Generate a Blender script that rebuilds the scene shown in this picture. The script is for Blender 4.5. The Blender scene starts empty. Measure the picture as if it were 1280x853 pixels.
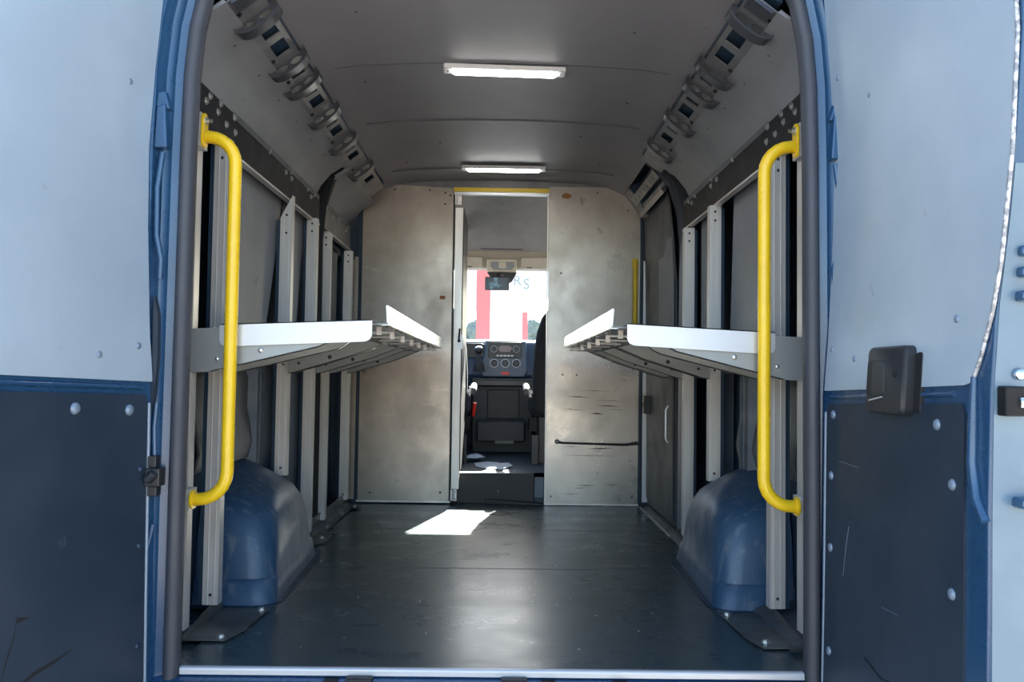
import bpy, bmesh, math, random
from mathutils import Vector, Matrix
random.seed(7)
S = bpy.context.scene
COL = S.collection
R = math.radians

# ---------------------------------------------------------------- camera
YAW, PITCH, ROLL = R(0.6836), R(2.2949), R(0.8)
f = Vector((math.sin(YAW)*math.cos(PITCH), math.cos(YAW)*math.cos(PITCH), math.sin(PITCH)))
r0 = Vector((math.cos(YAW), -math.sin(YAW), 0)); u0 = r0.cross(f)
rr = r0*math.cos(ROLL) + u0*math.sin(ROLL); uu = u0*math.cos(ROLL) - r0*math.sin(ROLL)
cd = bpy.data.cameras.new('camera'); cam = bpy.data.objects.new('camera', cd); COL.objects.link(cam)
cd.sensor_width = 36; cd.lens = 1040/1280*36; cd.clip_start = .02; cd.clip_end = 500
cam.matrix_world = Matrix(((rr.x, uu.x, -f.x, .01), (rr.y, uu.y, -f.y, 0), (rr.z, uu.z, -f.z, .743), (0, 0, 0, 1)))
S.camera = cam
# ---------------------------------------------------------------- light
SUN_EL, SUN_AZ = 34.5, 14.0          # azimuth from +Y towards +X
w = bpy.data.worlds.new('world'); S.world = w; w.use_nodes = True
nt = w.node_tree; bg = nt.nodes['Background']
sky = nt.nodes.new('ShaderNodeTexSky'); sky.sky_type = 'NISHITA'; sky.sun_disc = False
sky.sun_elevation = R(SUN_EL); sky.sun_rotation = R(SUN_AZ); sky.air_density = 1.0; sky.dust_density = 1.6; sky.ozone_density = 1.0
nt.links.new(sky.outputs[0], bg.inputs[0]); bg.inputs[1].default_value = 0.22
sl = bpy.data.lights.new('sun', 'SUN'); sl.energy = 24.0; sl.angle = R(.55); sl.color = (1, .93, .82)
so = bpy.data.objects.new('sun', sl); COL.objects.link(so)
sd = Vector((math.sin(R(SUN_AZ))*math.cos(R(SUN_EL)), math.cos(R(SUN_AZ))*math.cos(R(SUN_EL)), math.sin(R(SUN_EL))))
so.rotation_euler = sd.to_track_quat('Z', 'Y').to_euler(); so.location = (3, 9, 8)
S.view_settings.view_transform = 'Standard'; S.view_settings.look = 'None'
S.view_settings.gamma = 1; S.view_settings.use_curve_mapping = False
S.view_settings.exposure = 1.55

# ---------------------------------------------------------------- materials
def mat(name, c, rough=.5, metal=0, c2=None, scale=4, stretch=(1, 1, 1), lo=.4, hi=.6, rvar=0, bump=0, bscale=60, bstretch=(1,1,1), coat=0, emit=None, spec=None, detail=6):
    m = bpy.data.materials.new(name); m.use_nodes = True; n = m.node_tree.nodes; L = m.node_tree.links
    b = n['Principled BSDF']; b.inputs['Base Color'].default_value = (*c, 1)
    b.inputs['Roughness'].default_value = rough; b.inputs['Metallic'].default_value = metal
    if spec is not None: b.inputs['Specular IOR Level'].default_value = spec
    if coat: b.inputs['Coat Weight'].default_value = coat; b.inputs['Coat Roughness'].default_value = .12
    if emit: b.inputs['Emission Color'].default_value = (*c, 1); b.inputs['Emission Strength'].default_value = emit
    tc = n.new('ShaderNodeTexCoord')
    def noise(sc, st, det=detail):
        mp = n.new('ShaderNodeMapping'); mp.inputs['Scale'].default_value = st; L.new(tc.outputs['Object'], mp.inputs[0])
        t = n.new('ShaderNodeTexNoise'); t.inputs['Scale'].default_value = sc; t.inputs['Detail'].default_value = det; t.inputs['Roughness'].default_value = .6
        L.new(mp.outputs[0], t.inputs[0]); return t
    def rng(src, a, b_, c_, d):
        q = n.new('ShaderNodeMapRange'); q.inputs[1].default_value = a; q.inputs[2].default_value = b_; q.inputs[3].default_value = c_; q.inputs[4].default_value = d
        L.new(src, q.inputs[0]); return q.outputs[0]
    col = None
    if c2:
        t = noise(scale, stretch); fct = rng(t.outputs[0], lo, hi, 0, 1)
        mx = n.new('ShaderNodeMix'); mx.data_type = 'RGBA'; mx.inputs[6].default_value = (*c, 1); mx.inputs[7].default_value = (*c2, 1)
        L.new(fct, mx.inputs[0]); col = mx.outputs[2]; L.new(col, b.inputs['Base Color'])
    if rvar:
        t2 = noise(scale*1.7+1, stretch); L.new(rng(t2.outputs[0], .3, .7, max(.02, rough-rvar), rough+rvar), b.inputs['Roughness'])
    if bump:
        t3 = noise(bscale, bstretch, 4); bp = n.new('ShaderNodeBump'); bp.inputs['Strength'].default_value = bump; bp.inputs['Distance'].default_value = .004
        L.new(t3.outputs[0], bp.inputs['Height']); L.new(bp.outputs[0], b.inputs['Normal'])
    m['_h'] = 1
    return m, n, L, b, noise, rng, col
def M(*a, **k): return mat(*a, **k)[0]
def overlay(pack, color, scale, stretch, lo, hi, amount=1, detail=5):
    """one more worn layer (dust, scuffs) over a material's colour"""
    m, n, L, b, noise, rng, col = pack
    t = noise(scale, stretch, detail); fct = rng(t.outputs[0], lo, hi, 0, amount)
    mx = n.new('ShaderNodeMix'); mx.data_type = 'RGBA'; mx.inputs[7].default_value = (*color, 1)
    if col: L.new(col, mx.inputs[6])
    else: mx.inputs[6].default_value = b.inputs['Base Color'].default_value
    L.new(fct, mx.inputs[0]); L.new(mx.outputs[2], b.inputs['Base Color'])
    return (m, n, L, b, noise, rng, mx.outputs[2])

ALU = M('brushed aluminium', (.74, .72, .69), .42, .5, c2=(.60, .57, .53), scale=5, stretch=(1, 1, .15), rvar=.08, bump=.03, bscale=40, bstretch=(1, 1, .05))
ALUW = M('bright aluminium', (.62, .63, .65), .38, .4, rvar=.05)
ALUM = M('mirror aluminium', (.50, .52, .54), .22, .9, c2=(.42, .47, .51), scale=9, lo=.45, hi=.6, rvar=.08)
SHELFU = M('shelf steel', (.32, .335, .325), .5, .45, rvar=.05)
pk = mat('partition steel', (.42, .37, .325), .34, .8, c2=(.28, .243, .21), scale=3.4, stretch=(1, 1, .9), lo=.35, hi=.68, rvar=.08, bump=.02, bscale=30, bstretch=(.1, 1, 3))
pk = overlay(pk, (.30, .25, .20), 5.5, (1, 1, 1.6), .60, .80, .5)
STEEL = overlay(pk, (.55, .52, .48), 9, (.4, 1, 2.5), .62, .72, .5)[0]
pk = mat('scuffed partition steel', (.47, .435, .40), .32, .8, c2=(.33, .30, .265), scale=3.2, lo=.35, hi=.68, rvar=.08, bump=.02, bscale=30)
STEEL2 = overlay(pk, (.33, .28, .23), 5, (1, 1, 1.4), .60, .86, .25)[0]
GREY = overlay(mat('grey lining board', (.17, .175, .19), .5, 0, c2=(.20, .205, .22), scale=2.5, rvar=.06, bump=.04, bscale=90), (.07, .07, .08), 14, (1, .5, .5), .66, .76, .5)[0]
CEIL = overlay(mat('grey ceiling board', (.215, .205, .218), .5, 0, c2=(.235, .225, .238), scale=1.5, rvar=.06), (.075, .075, .08), 20, (.6, 1, 1), .68, .76, .4)[0]
GREYD = M('dark lining board', (.055, .06, .068), .5, 0, c2=(.08, .08, .085), scale=4, rvar=.08)
BLUE = M('blue body paint', (.018, .066, .15), .28, .1, coat=.5, c2=(.022, .078, .165), scale=6, rvar=.05)
BLUED = M('dull dark blue body paint', (.012, .032, .06), .42, .1, c2=(.02, .045, .075), scale=5, rvar=.1)
pk = mat('worn blue wheel arch paint', (.024, .066, .13), .40, .05, c2=(.038, .086, .15), scale=5, rvar=.1, bump=.10, bscale=18, bstretch=(3, .6, .6))
pk = overlay(pk, (.13, .16, .20), 22, (1.2, 3.0, .30), .52, .66, .6)
ARCH = overlay(pk, (.33, .31, .26), 26, (.4, 1.6, .5), .66, .72, .5)[0]
DPAN = overlay(mat('light aluminium door lining', (.44, .54, .62), .42, .3, c2=(.49, .59, .67), scale=2.5, rvar=.06), (.20, .24, .32), 16, (1, 1, 1.3), .68, .80, .45)[0]
pk = mat('dark door lining board', (.020, .036, .058), .42, .1, c2=(.030, .046, .068), scale=3, rvar=.08, bump=.05, bscale=70)
DLOW = overlay(pk, (.10, .13, .17), 17, (1, 1, .7), .68, .78, .5)[0]
RUB = M('grey black rubber', (.05, .054, .066), .5, 0, rvar=.1)
RUBD = M('black rubber', (.012, .013, .015), .5)
BLK = M('black plastic', (.022, .024, .028), .38, 0, rvar=.06)
BLKS = M('black painted steel', (.010, .011, .013), .55, .0, spec=.2, c2=(.016, .016, .018), scale=6, rvar=.08)
HOOK = M('gunmetal roof rail steel', (.05, .054, .066), .30, .2)
RAILM = M('primed rail steel', (.17, .175, .18), .45, .3, c2=(.13, .13, .14), scale=7, rvar=.06)
YEL = M('yellow powder coat', (.93, .60, .015), .3, 0, c2=(.87, .55, .015), scale=9, rvar=.05, coat=.3)
YELD = M('dull yellow paint', (.62, .43, .02), .45)
BOLT = M('zinc bolt', (.62, .62, .60), .3, .9)
BOLTD = M('dark bolt', (.05, .05, .055), .35, .8)
RIV = M('blue grey rivet', (.22, .28, .36), .4, .3)
LAMP = M('lamp lens', (1, .98, .94), .4, emit=8)
WHP = M('white plastic', (.70, .70, .70), .4)
BEIGE = M('beige cab plastic', (.62, .58, .49), .6, c2=(.57, .53, .44), scale=6)
CABG = M('grey cab headliner', (.36, .36, .355), .85, c2=(.32, .32, .315), scale=8)
DASH = M('blue black dash plastic', (.045, .075, .125), .35, rvar=.05)
DASHD = M('dark cab plastic', (.026, .030, .036), .5)
FABR = M('dark seat cloth', (.018, .02, .026), .9, bump=.3, bscale=250)
RED = M('red plastic', (.65, .03, .02), .35)
CHR = M('chrome', (.75, .77, .8), .15, 1)
PAPER = M('pale blue paper', (.42, .52, .68), .7)
SCREEN = M('dark mirror screen', (.01, .014, .02), .12, .3, c2=(.11, .18, .22), scale=16, lo=.5, hi=.62)
ASPH = M('sunlit asphalt', (.24, .22, .20), .9, c2=(.19, .18, .17), scale=.7, bump=.3, bscale=40)
BLD = M('white facade', (.85, .86, .88), .6)
BRED = M('red painted cladding', (.74, .17, .17), .5)
LEAF = M('hazed leaves', (.26, .30, .27), .9, c2=(.18, .22, .19), scale=3)  # haze over the far trees is mixed into these leaf greys
RUSTM = M('rust spot', (.28, .12, .035), .7)
SCUFF = M('black scuff', (.06, .055, .05), .6, .3)

# floor: worn dark sheet, scratched across, dusty patches
pk = mat('worn dark floor sheet', (.028, .050, .058), .29, .0, c2=(.042, .066, .073), scale=2.2, stretch=(.7, 1.2, 1), lo=.35, hi=.65, rvar=.05, bump=.10, bscale=24, bstretch=(.15, 2.2, 1), spec=.7)
pk = overlay(pk, (.085, .095, .095), 30, (.12, 2.0, 1), .56, .74, .45)
pk = overlay(pk, (.11, .085, .06), 3.1, (1, 1.3, 1), .60, .78, .4)
FLOOR = overlay(pk, (.22, .22, .20), 60, (.5, 1.5, 1), .76, .80, .6)[0]

gl = bpy.data.materials.new('clear windscreen glass'); gl.use_nodes = True
n = gl.node_tree.nodes; L = gl.node_tree.links; n.remove(n['Principled BSDF'])
tr = n.new('ShaderNodeBsdfTransparent'); tr.inputs[0].default_value = (.93, .96, .96, 1)
gy = n.new('ShaderNodeBsdfGlossy'); gy.inputs['Roughness'].default_value = .02
fr = n.new('ShaderNodeFresnel'); fr.inputs[0].default_value = 1.2
ms = n.new('ShaderNodeMixShader'); L.new(fr.outputs[0], ms.inputs[0]); L.new(tr.outputs[0], ms.inputs[1]); L.new(gy.outputs[0], ms.inputs[2])
L.new(ms.outputs[0], n['Material Output'].inputs[0]); GLASS = gl

# ---------------------------------------------------------------- mesh helpers
EACH = {'bolt', 'rivet', 'screw', 'upper_rivet', 'lower_rivet', 'lining_rivet', 'ceiling_rivet', 'edge_bolt', 'cross_rod', 'scuff_mark', 'scratch', 'sill_slot', 'rubber_stop', 'sill_clip', 'pillar', 'inner_skin', 'pressed_rib', 'floor_seam', 'button', 'edge_pressing', 'stiffener', 'end_ring', 'torn_slit', 'button', 'end_tab'}
class MB:
    def __init__(s): s.v = []; s.f = []; s.pc = [0]; s.hold = False
    def add(s, vs, fs):
        o = len(s.v); s.v += [tuple(v) for v in vs]; s.f += [tuple(i+o for i in q) for q in fs]
        if not s.hold: s.pc.append(len(s.f))
        return s
    def box(s, x0, x1, y0, y1, z0, z1):
        return s.add([(x, y, z) for z in (z0, z1) for y in (y0, y1) for x in (x0, x1)],
                     [(0, 2, 3, 1), (4, 5, 7, 6), (0, 1, 5, 4), (2, 6, 7, 3), (0, 4, 6, 2), (1, 3, 7, 5)])
    def prism(s, pts, ax, a, b, f2=None):
        """polygon pts in the plane across axis ax, from a to b"""
        def P(p, t): return {'X': (t, p[0], p[1]), 'Y': (p[0], t, p[1]), 'Z': (p[0], p[1], t)}[ax]
        n = len(pts); vs = [P(p, a) for p in pts] + [P(p, b) for p in (f2 or pts)]
        return s.add(vs, [tuple(range(n)), tuple(range(2*n-1, n-1, -1))] + [(i, i+n, (i+1) % n+n, (i+1) % n) for i in range(n)])
    def loft(s, rings, cap=True, closed=True):
        n = len(rings[0]); vs = [p for r_ in rings for p in r_]; fs = []
        for k in range(len(rings)-1):
            for i in range(n if closed else n-1):
                j = (i+1) % n; fs.append((k*n+i, k*n+j, (k+1)*n+j, (k+1)*n+i))
        if cap: fs += [tuple(range(n)), tuple(range(len(vs)-1, len(vs)-n-1, -1))]
        return s.add(vs, fs)
    def tube(s, pts, rad, seg=12, flat=None):
        pts = [Vector(p) for p in pts]; rings = []; up = None
        for i, p in enumerate(pts):
            t = (pts[min(i+1, len(pts)-1)]-pts[max(i-1, 0)]).normalized()
            if up is None: up = Vector((0, 1, 0)) if abs(t.y) < .9 else Vector((1, 0, 0))
            a = (up - t*up.dot(t)).normalized(); up = a; b = t.cross(a)
            rr_ = rad[i] if isinstance(rad, (list, tuple)) else rad; fl = flat or 1
            rings.append([p + a*math.cos(2*math.pi*k/seg)*rr_ + b*math.sin(2*math.pi*k/seg)*rr_*fl for k in range(seg)])
        return s.loft(rings)
    def cyl(s, p0, p1, r_, seg=14): return s.tube([p0, p1], r_, seg)
    def dome(s, c, nrm, r_, h=None, seg=10):
        c = Vector(c); nrm = Vector(nrm).normalized(); a = nrm.orthogonal().normalized(); b = nrm.cross(a); h = h or r_*.55
        rings = [[c - nrm*.002 + a*math.cos(2*math.pi*k/seg)*r_ + b*math.sin(2*math.pi*k/seg)*r_ for k in range(seg)]]
        for t in (0, 35, 65, 88):
            rings.append([c + nrm*h*math.sin(R(t)) + (a*math.cos(2*math.pi*k/seg)+b*math.sin(2*math.pi*k/seg))*r_*math.cos(R(t)) for k in range(seg)])
        return s.loft(rings)
    def hexbolt(s, c, nrm, r_):
        c = Vector(c); nrm = Vector(nrm).normalized(); s.hold = True; s.tube([c-nrm*.002, c+nrm*.002], r_*1.5, 14); s.hold = False; return s.tube([c, c+nrm*r_*.9], r_, 6)
    def build(s, name, m, parent=None, bevel=0, smooth=35, segs=2):
        if len(s.pc) > 2 and name in EACH:
            last = None
            for a, b in zip(s.pc, s.pc[1:]):
                fs = s.f[a:b]; ids = sorted({i for q in fs for i in q}); mp = {k: j for j, k in enumerate(ids)}
                sub = MB(); sub.v = [s.v[i] for i in ids]; sub.f = [tuple(mp[i] for i in q) for q in fs]
                last = sub.build(name, m, parent, bevel, smooth, segs)
            return last
        me = bpy.data.meshes.new(name); me.from_pydata(s.v, [], s.f)
        bm = bmesh.new(); bm.from_mesh(me); bmesh.ops.recalc_face_normals(bm, faces=bm.faces)
        for e in bm.edges:
            if len(e.link_faces) == 2: e.smooth = e.calc_face_angle(0) < R(smooth)
        for q in bm.faces: q.smooth = True
        bm.to_mesh(me); bm.free(); me.materials.append(m)
        o = bpy.data.objects.new(name, me); COL.objects.link(o)
        if parent:
            o.parent = parent; o.matrix_parent_inverse = Matrix.Translation(-origin(parent))
        if bevel:
            md = o.modifiers.new('bevel', 'BEVEL'); md.width = bevel; md.segments = segs; md.limit_method = 'ANGLE'; md.angle_limit = R(35); md.harden_normals = True
        return o
def origin(o):
    v = Vector((0, 0, 0))
    return v if o.type == 'MESH' else v + o.location   # part meshes sit at the world origin
def tag(o, label=None, cat=None, group=None, kind=None):
    if label: o['label'] = label
    if cat: o['category'] = cat
    if group: o['group'] = group
    if kind: o['kind'] = kind
    return o
def thing(name, loc, label, cat, group=None, kind=None):
    o = bpy.data.objects.new(name, None); COL.objects.link(o); o.location = loc; o.empty_display_size = .05
    return tag(o, label, cat, group, kind)
def plate(outer, holes, th):
    """flat plate with real holes; returns MB-ready verts/faces with local (u,v,w)"""
    cu = bpy.data.curves.new('t', 'CURVE'); cu.dimensions = '2D'; cu.fill_mode = 'BOTH'; cu.extrude = th/2
    for loop in [outer]+holes:
        sp = cu.splines.new('POLY'); sp.points.add(len(loop)-1)
        for i, p in enumerate(loop): sp.points[i].co = (p[0], p[1], 0, 1)
        sp.use_cyclic_u = True
    o = bpy.data.objects.new('t', cu); me = bpy.data.meshes.new_from_object(o)
    vs = [tuple(v.co) for v in me.vertices]; fs = [tuple(p.vertices) for p in me.polygons]
    bpy.data.objects.remove(o); bpy.data.meshes.remove(me); return vs, fs
def oval(cx, cy, a, b, n=14): return [(cx+a*math.cos(2*math.pi*k/n), cy+b*math.sin(2*math.pi*k/n)) for k in range(n)]
def rect(x0, x1, y0, y1): return [(x0, y0), (x1, y0), (x1, y1), (x0, y1)]
def rrect(x0, x1, y0, y1, r_, n=4):
    pts = []
    for cx, cy, a0 in ((x1-r_, y1-r_, 0), (x0+r_, y1-r_, 90), (x0+r_, y0+r_, 180), (x1-r_, y0+r_, 270)):
        for k in range(n+1): a = R(a0+90*k/n); pts.append((cx+r_*math.cos(a), cy+r_*math.sin(a)))
    return pts
def lerp(a, b, t): return a+(b-a)*t
def interp(tab, z):
    if z <= tab[0][0]: return tab[0][1]
    for (a, va), (b, vb) in zip(tab, tab[1:]):
        if z <= b:
            t = (z-a)/(b-a); return lerp(va, vb, t)
    return tab[-1][1]

Y0, YB = 2.14, 4.77        # rear opening, partition
# ================================================================ STRUCTURE
st = dict(kind='structure')
# ---- floor: three sheets butted with thin seams
fl = MB()
for a, b in ((Y0-.005, 3.206), (3.215, 3.994), (4.001, 4.85)):
    fl.box(-.80, .80, a, b, -.02, 0)
fl.box(-.97, .97, Y0+.02, 4.85, -.05, -.008)
floor = tag(fl.build('floor', FLOOR, bevel=.0015), **st)
sm = MB()
for y in (3.2105, 3.9975): sm.box(-.80, .80, y-.0044, y+.0035, -.012, -.004)
sm.build('floor_seam', BLKS, floor)
e1 = MB(); e1.box(.735, .742, 2.80, 3.42, 0, .004); e1.build('edge_strip', ALU, floor)
e1 = MB(); e1.box(.80, .806, 3.9, 4.74, -.005, .006); e1.build('edge_strip', ALU, floor)
sb = MB()
for i in range(26):
    x = random.uniform(-.6, .65); y = random.uniform(2.2, 3.6); sb.dome((x, y, 0), (0, 0, 1), random.uniform(.0015, .004), .0012, 6)
sb.build('grit', WHP, floor)['kind'] = 'stuff'

# ---- ceiling: overlapping boards with slight camber
def cz(x, z0=1.853): return z0 - .028*(abs(x)/.68)**2 - max(0, abs(x)-.58)*.36
ce = MB()
xs = [-.70+1.4*i/14 for i in range(15)]
for a, b, dz in ((2.14, 2.93, 0), (2.925, 3.60, .003), (3.595, 4.46, .006), (4.455, 4.85, .009)):
    ce.loft([[(x, a, cz(x)+dz) for x in xs]+[(x, a, cz(x)+dz+.012) for x in reversed(xs)],
             [(x, b, cz(x)+dz) for x in xs]+[(x, b, cz(x)+dz+.012) for x in reversed(xs)]])
ceiling = tag(ce.build('ceiling', CEIL), **st)
for y in (2.93, 3.60, 4.458):
    q = MB(); q.loft([[(x, y-.0015, cz(x)-.0012), (x, y+.0015, cz(x)-.0012), (x, y+.0015, cz(x)+.004), (x, y-.0015, cz(x)+.004)] for x in xs[1:-1]]); q.build('board_joint', GREYD, ceiling)
rf = MB(); rf.prism([(-.99, 1.60), (-.93, 1.80), (-.80, 1.93), (-.5, 2.0), (.5, 2.0), (.80, 1.93), (.93, 1.80), (.99, 1.60), (.96, 1.60), (.90, 1.78), (.78, 1.90), (.5, 1.97), (-.5, 1.97), (-.78, 1.90), (-.90, 1.78), (-.96, 1.60)], 'Y', 2.13, 6.0)
hx = [(-.70, 1.79), (-.5, 1.838), (0, 1.853), (.5, 1.838), (.70, 1.79)]
rf.prism(hx + [(.80, 1.80), (.74, 1.90), (.5, 1.98), (-.5, 1.98), (-.74, 1.90), (-.80, 1.80)], 'Y', 2.135, 2.16); rf.build('outer_roof', BLUE, ceiling)
cs = MB()
for x, y in ((-.45, 2.5), (.42, 2.62), (-.52, 3.1), (.5, 3.3), (-.3, 3.95), (.36, 3.8), (-.5, 4.3), (.5, 4.25)):
    cs.dome((x, y, cz(x)), (0, 0, -1), .006, .002, 8)
cs.build('ceiling_rivet', GREYD, ceiling)

# ---- side walls
def wall(side):
    s = -1 if side == 'left' else 1
    def X(x): return s*x
    sh = MB()
    prof = [(.955, -.05), (.965, .5), (.965, 1.0), (.945, 1.4), (.90, 1.62), (.80, 1.80), (.68, 1.93)]
    out = [(p[0]+.03, p[1]) for p in prof]
    ring = [(X(p[0]), p[1]) for p in prof]+[(X(p[0]), p[1]) for p in reversed(out)]
    sh.prism(ring, 'Y', Y0+.03, 4.9)
    wl = tag(sh.build('wall_'+side, BLUED, smooth=50), **st)
    # upper lining board between side rail and roof rail
    def lin(name, y0, y1, m=GREY, z0=1.555):
        q = MB(); pr = [(.872, z0), (.845, 1.61), (.80, 1.665), (.728, 1.712)]
        q.prism([(X(a), b) for a, b in pr]+[(X(a+.008), b+.006) for a, b in reversed(pr)], 'Y', y0, y1)
        return q.build(name, m, wl, smooth=60)
    if side == 'left': lin('lining_panel', 2.16, 3.86); lin('lining_panel', 3.93, 4.72)
    else: lin('lining_panel', 2.16, 3.80)
    rv = MB()
    for y in [2.3+.24*k for k in range(7)]:
        rv.dome((X(.865), y, 1.575), (-s, 0, .4), .006, .003, 8)
        rv.dome((X(.775), y+.08, 1.683), (-s*.6, 0, -.8), .006, .003, 8)
    rv.build('lining_rivet', GREYD, wl)
    # mid lining boards (cut with slanting edges)
    def mid(pts, m=GREY, x=.905):
        q = MB(); q.prism(pts, 'X', X(x-.012), X(x-.006)); return q.build('lining_panel', m, wl)
    if side == 'left':
        mid([(2.56, .76), (3.13, .76), (3.20, .95), (3.33, 1.30), (3.37, 1.45), (2.56, 1.45)])
        mid([(3.36, .76), (3.62, .76), (3.70, 1.2), (3.78, 1.45), (3.40, 1.45)])
        mid([(4.10, .9), (4.52, .9), (4.52, 1.40), (4.12, 1.40)], GREYD)
    else:
        mid([(2.58, .76), (3.22, .76), (3.20, 1.0), (3.16, 1.45), (2.58, 1.45)])
        mid([(3.36, .76), (3.68, .76), (3.68, 1.45), (3.34, 1.45)])
    # lower pressed skin, lighter bare metal between dark pillars
    sk = MB()
    segs = ((2.60, 3.14), (3.50, 3.62)) if side == 'left' else ((2.58, 3.02), (3.12, 3.22))
    for a, b in segs:
        prf = [(.935, .42), (.92, .48), (.93, .55), (.94, .60), (.94, .72), (.95, .745)]
        sk.prism([(X(p), z) for p, z in prf]+[(X(p+.008), z) for p, z in reversed(prf)], 'Y', a, b)
    sk.build('inner_skin', RAILM, wl, smooth=50)
    pi = MB()
    for y, wd in ((2.44, .04), (3.18, .05), (3.42, .05), (3.83, .05), (4.40, .05)) if side == 'left' else ((2.44, .04), (3.06, .06), (3.45, .06)):
        for k in range(2):
            yy = y+(-.5+k)*wd
            pi.prism([(X(.925), yy-.012), (X(.905), yy-.004), (X(.905), yy+.004+wd*.5), (X(.96), yy+.02+wd*.5), (X(.96), yy-.03)], 'Z', -.02, .76 if y > 2.5 else 1.55)
    pi.build('pillar', BLUED, wl, bevel=.003)
    rl = MB()
    rl.prism([(X(.955), .755), (X(.90), .755), (X(.885), .77), (X(.885), .79), (X(.955), .80)], 'Y', 2.35, 4.7)
    rl.build('waist_rail', BLKS, wl, bevel=.003)
    sil = MB(); sil.prism([(X(.80), -.01), (X(.83), .015), (X(.88), .03), (X(.96), .035), (X(.96), -.04), (X(.80), -.04)], 'Y', 3.5 if s < 0 else 2.3, 4.74)
    sil.build('sill', BLUED if s < 0 else GREYD, wl, bevel=.003)
    # B pillar (twisting member behind the roof rail)
    bp = MB()
    cl = [(.70, 4.10, 1.83, .05), (.76, 4.02, 1.76, .05), (.82, 3.95, 1.66, .045), (.855, 3.92, 1.52, .035), (.868, 3.92, 1.36, .022), (.868, 3.93, 1.20, .018), (.868, 3.94, .8, .018), (.87, 3.96, .02, .018)]
    rings = []
    for x, y, z, h in cl:
        rings.append([(X(x), y-h, z), (X(x-.022), y-h*.5, z), (X(x-.012), y-h*.1, z-.004), (X(x-.022), y+h*.45, z), (X(x), y+h, z), (X(x+.05), y+h, z), (X(x+.05), y-h, z)])
    bp.loft(rings); bp.build('centre_pillar', HOOK if s > 0 else BLKS, wl, smooth=28)
    q = MB(); q.prism([(X(.79), -.04), (X(.97), -.04), (X(.97), 1.9), (X(.60), 1.93), (X(.60), 1.84), (X(.70), 1.825), (X(.79), 1.68)], 'Y', 4.785, 4.80); q.build('end_panel', BLUED, wl)
    # front corner bracket by the partition top
    cb = MB()
    if s < 0:
        cb.loft([[(-.72, 4.55, 1.80), (-.66, 4.55, 1.85), (-.70, 4.55, 1.90), (-.80, 4.55, 1.84)],
                 [(-.74, 4.68, 1.76), (-.66, 4.70, 1.84), (-.70, 4.70, 1.90), (-.86, 4.68, 1.80)],
                 [(-.79, 4.745, 1.68), (-.755, 4.745, 1.775), (-.66, 4.745, 1.845), (-.9, 4.745, 1.80)]])
        cb.prism([(-.86, 4.66), (-.825, 4.74), (-.95, 4.74), (-.95, 4.66)], 'Z', 1.38, 1.72)
    else:
        cb.prism([(.86, 1.60), (.80, 1.66), (.765, 1.72), (.70, 1.80), (.66, 1.85), (.70, 1.92), (.95, 1.92), (.95, 1.6)], 'Y', 4.60, 4.755)
        cb.prism([(.70, 1.80), (.655, 1.85), (.70, 1.92), (.80, 1.92), (.80, 1.84)], 'Y', 4.02, 4.62)
        cb.prism([(.80, 1.665), (.78, 1.70), (.84, 1.76), (.86, 1.70)], 'Y', 4.0, 4.7)
    cb.build('corner_bracket', BLUED, wl, bevel=.006)
    return wl
wall_left = wall('left'); wall_right = wall('right')
# slotted light rail above the sliding door, right side
sr = MB(); vs, fs = plate(rect(4.02, 4.70, 0, .05), [rect(4.10+.085*k, 4.108+.085*k, .012, .032) for k in range(7)], .004)
sr.add([(.765 - v*.62, u, 1.715 + v*.75 + w_) for u, v, w_ in vs], fs)
sr.build('slotted_rail', RAILM, wall_right)
s3 = MB(); s3.prism([(.79, 1.64), (.775, 1.66), (.79, 1.675), (.805, 1.655)], 'Y', 4.02, 4.68); s3.build('door_track', HOOK, wall_right)

# ---- sliding door on the right
dp = MB()
ys = [(4.05, 1.58), (4.02, 1.45), (3.985, 1.20), (3.975, .8), (3.975, .03)]
pts = [(4.74, .03), (4.74, 1.66), (4.10, 1.66)]+ys
rings = []
for x in (.842, .850): rings.append([(x - (0.06*max(0, (z-1.25))**1.0), y, z) for y, z in pts])
dp.loft(rings)
door3 = tag(dp.build('door_3', GREYD), 'dark grey sliding side door beside the right partition panel', **st)
q = MB(); q.prism([(3.99, .80), (4.73, .80), (4.73, 1.64), (4.11, 1.64), (4.03, 1.42), (4.0, 1.2)], 'X', .83, .838)
up_ = q.build('upper_board', GREY, door3)
q = MB(); q.prism([(3.99, .06), (4.70, .06), (4.70, .765), (3.99, .765)], 'X', .832, .839); q.build('lower_board', GREYD, door3)
q = MB(); q.box(.824, .845, 3.99, 4.74, .77, .79); q.build('cross_bar', BLKS, door3)
q = MB(); q.box(.800, .845, 4.60, 4.66, .535, .635); q.box(.795, .805, 4.615, 4.64, .57, .60); q.build('door_latch', BLK, door3, bevel=.004)
q = MB()
for z in (.66, .64): q.tube([(.824, 4.05, .60), (.812, 4.05, .58), (.812, 4.05, .44), (.824, 4.05, .42)], .006, 8); break
q.build('door_handle', ALUW, door3)

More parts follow.
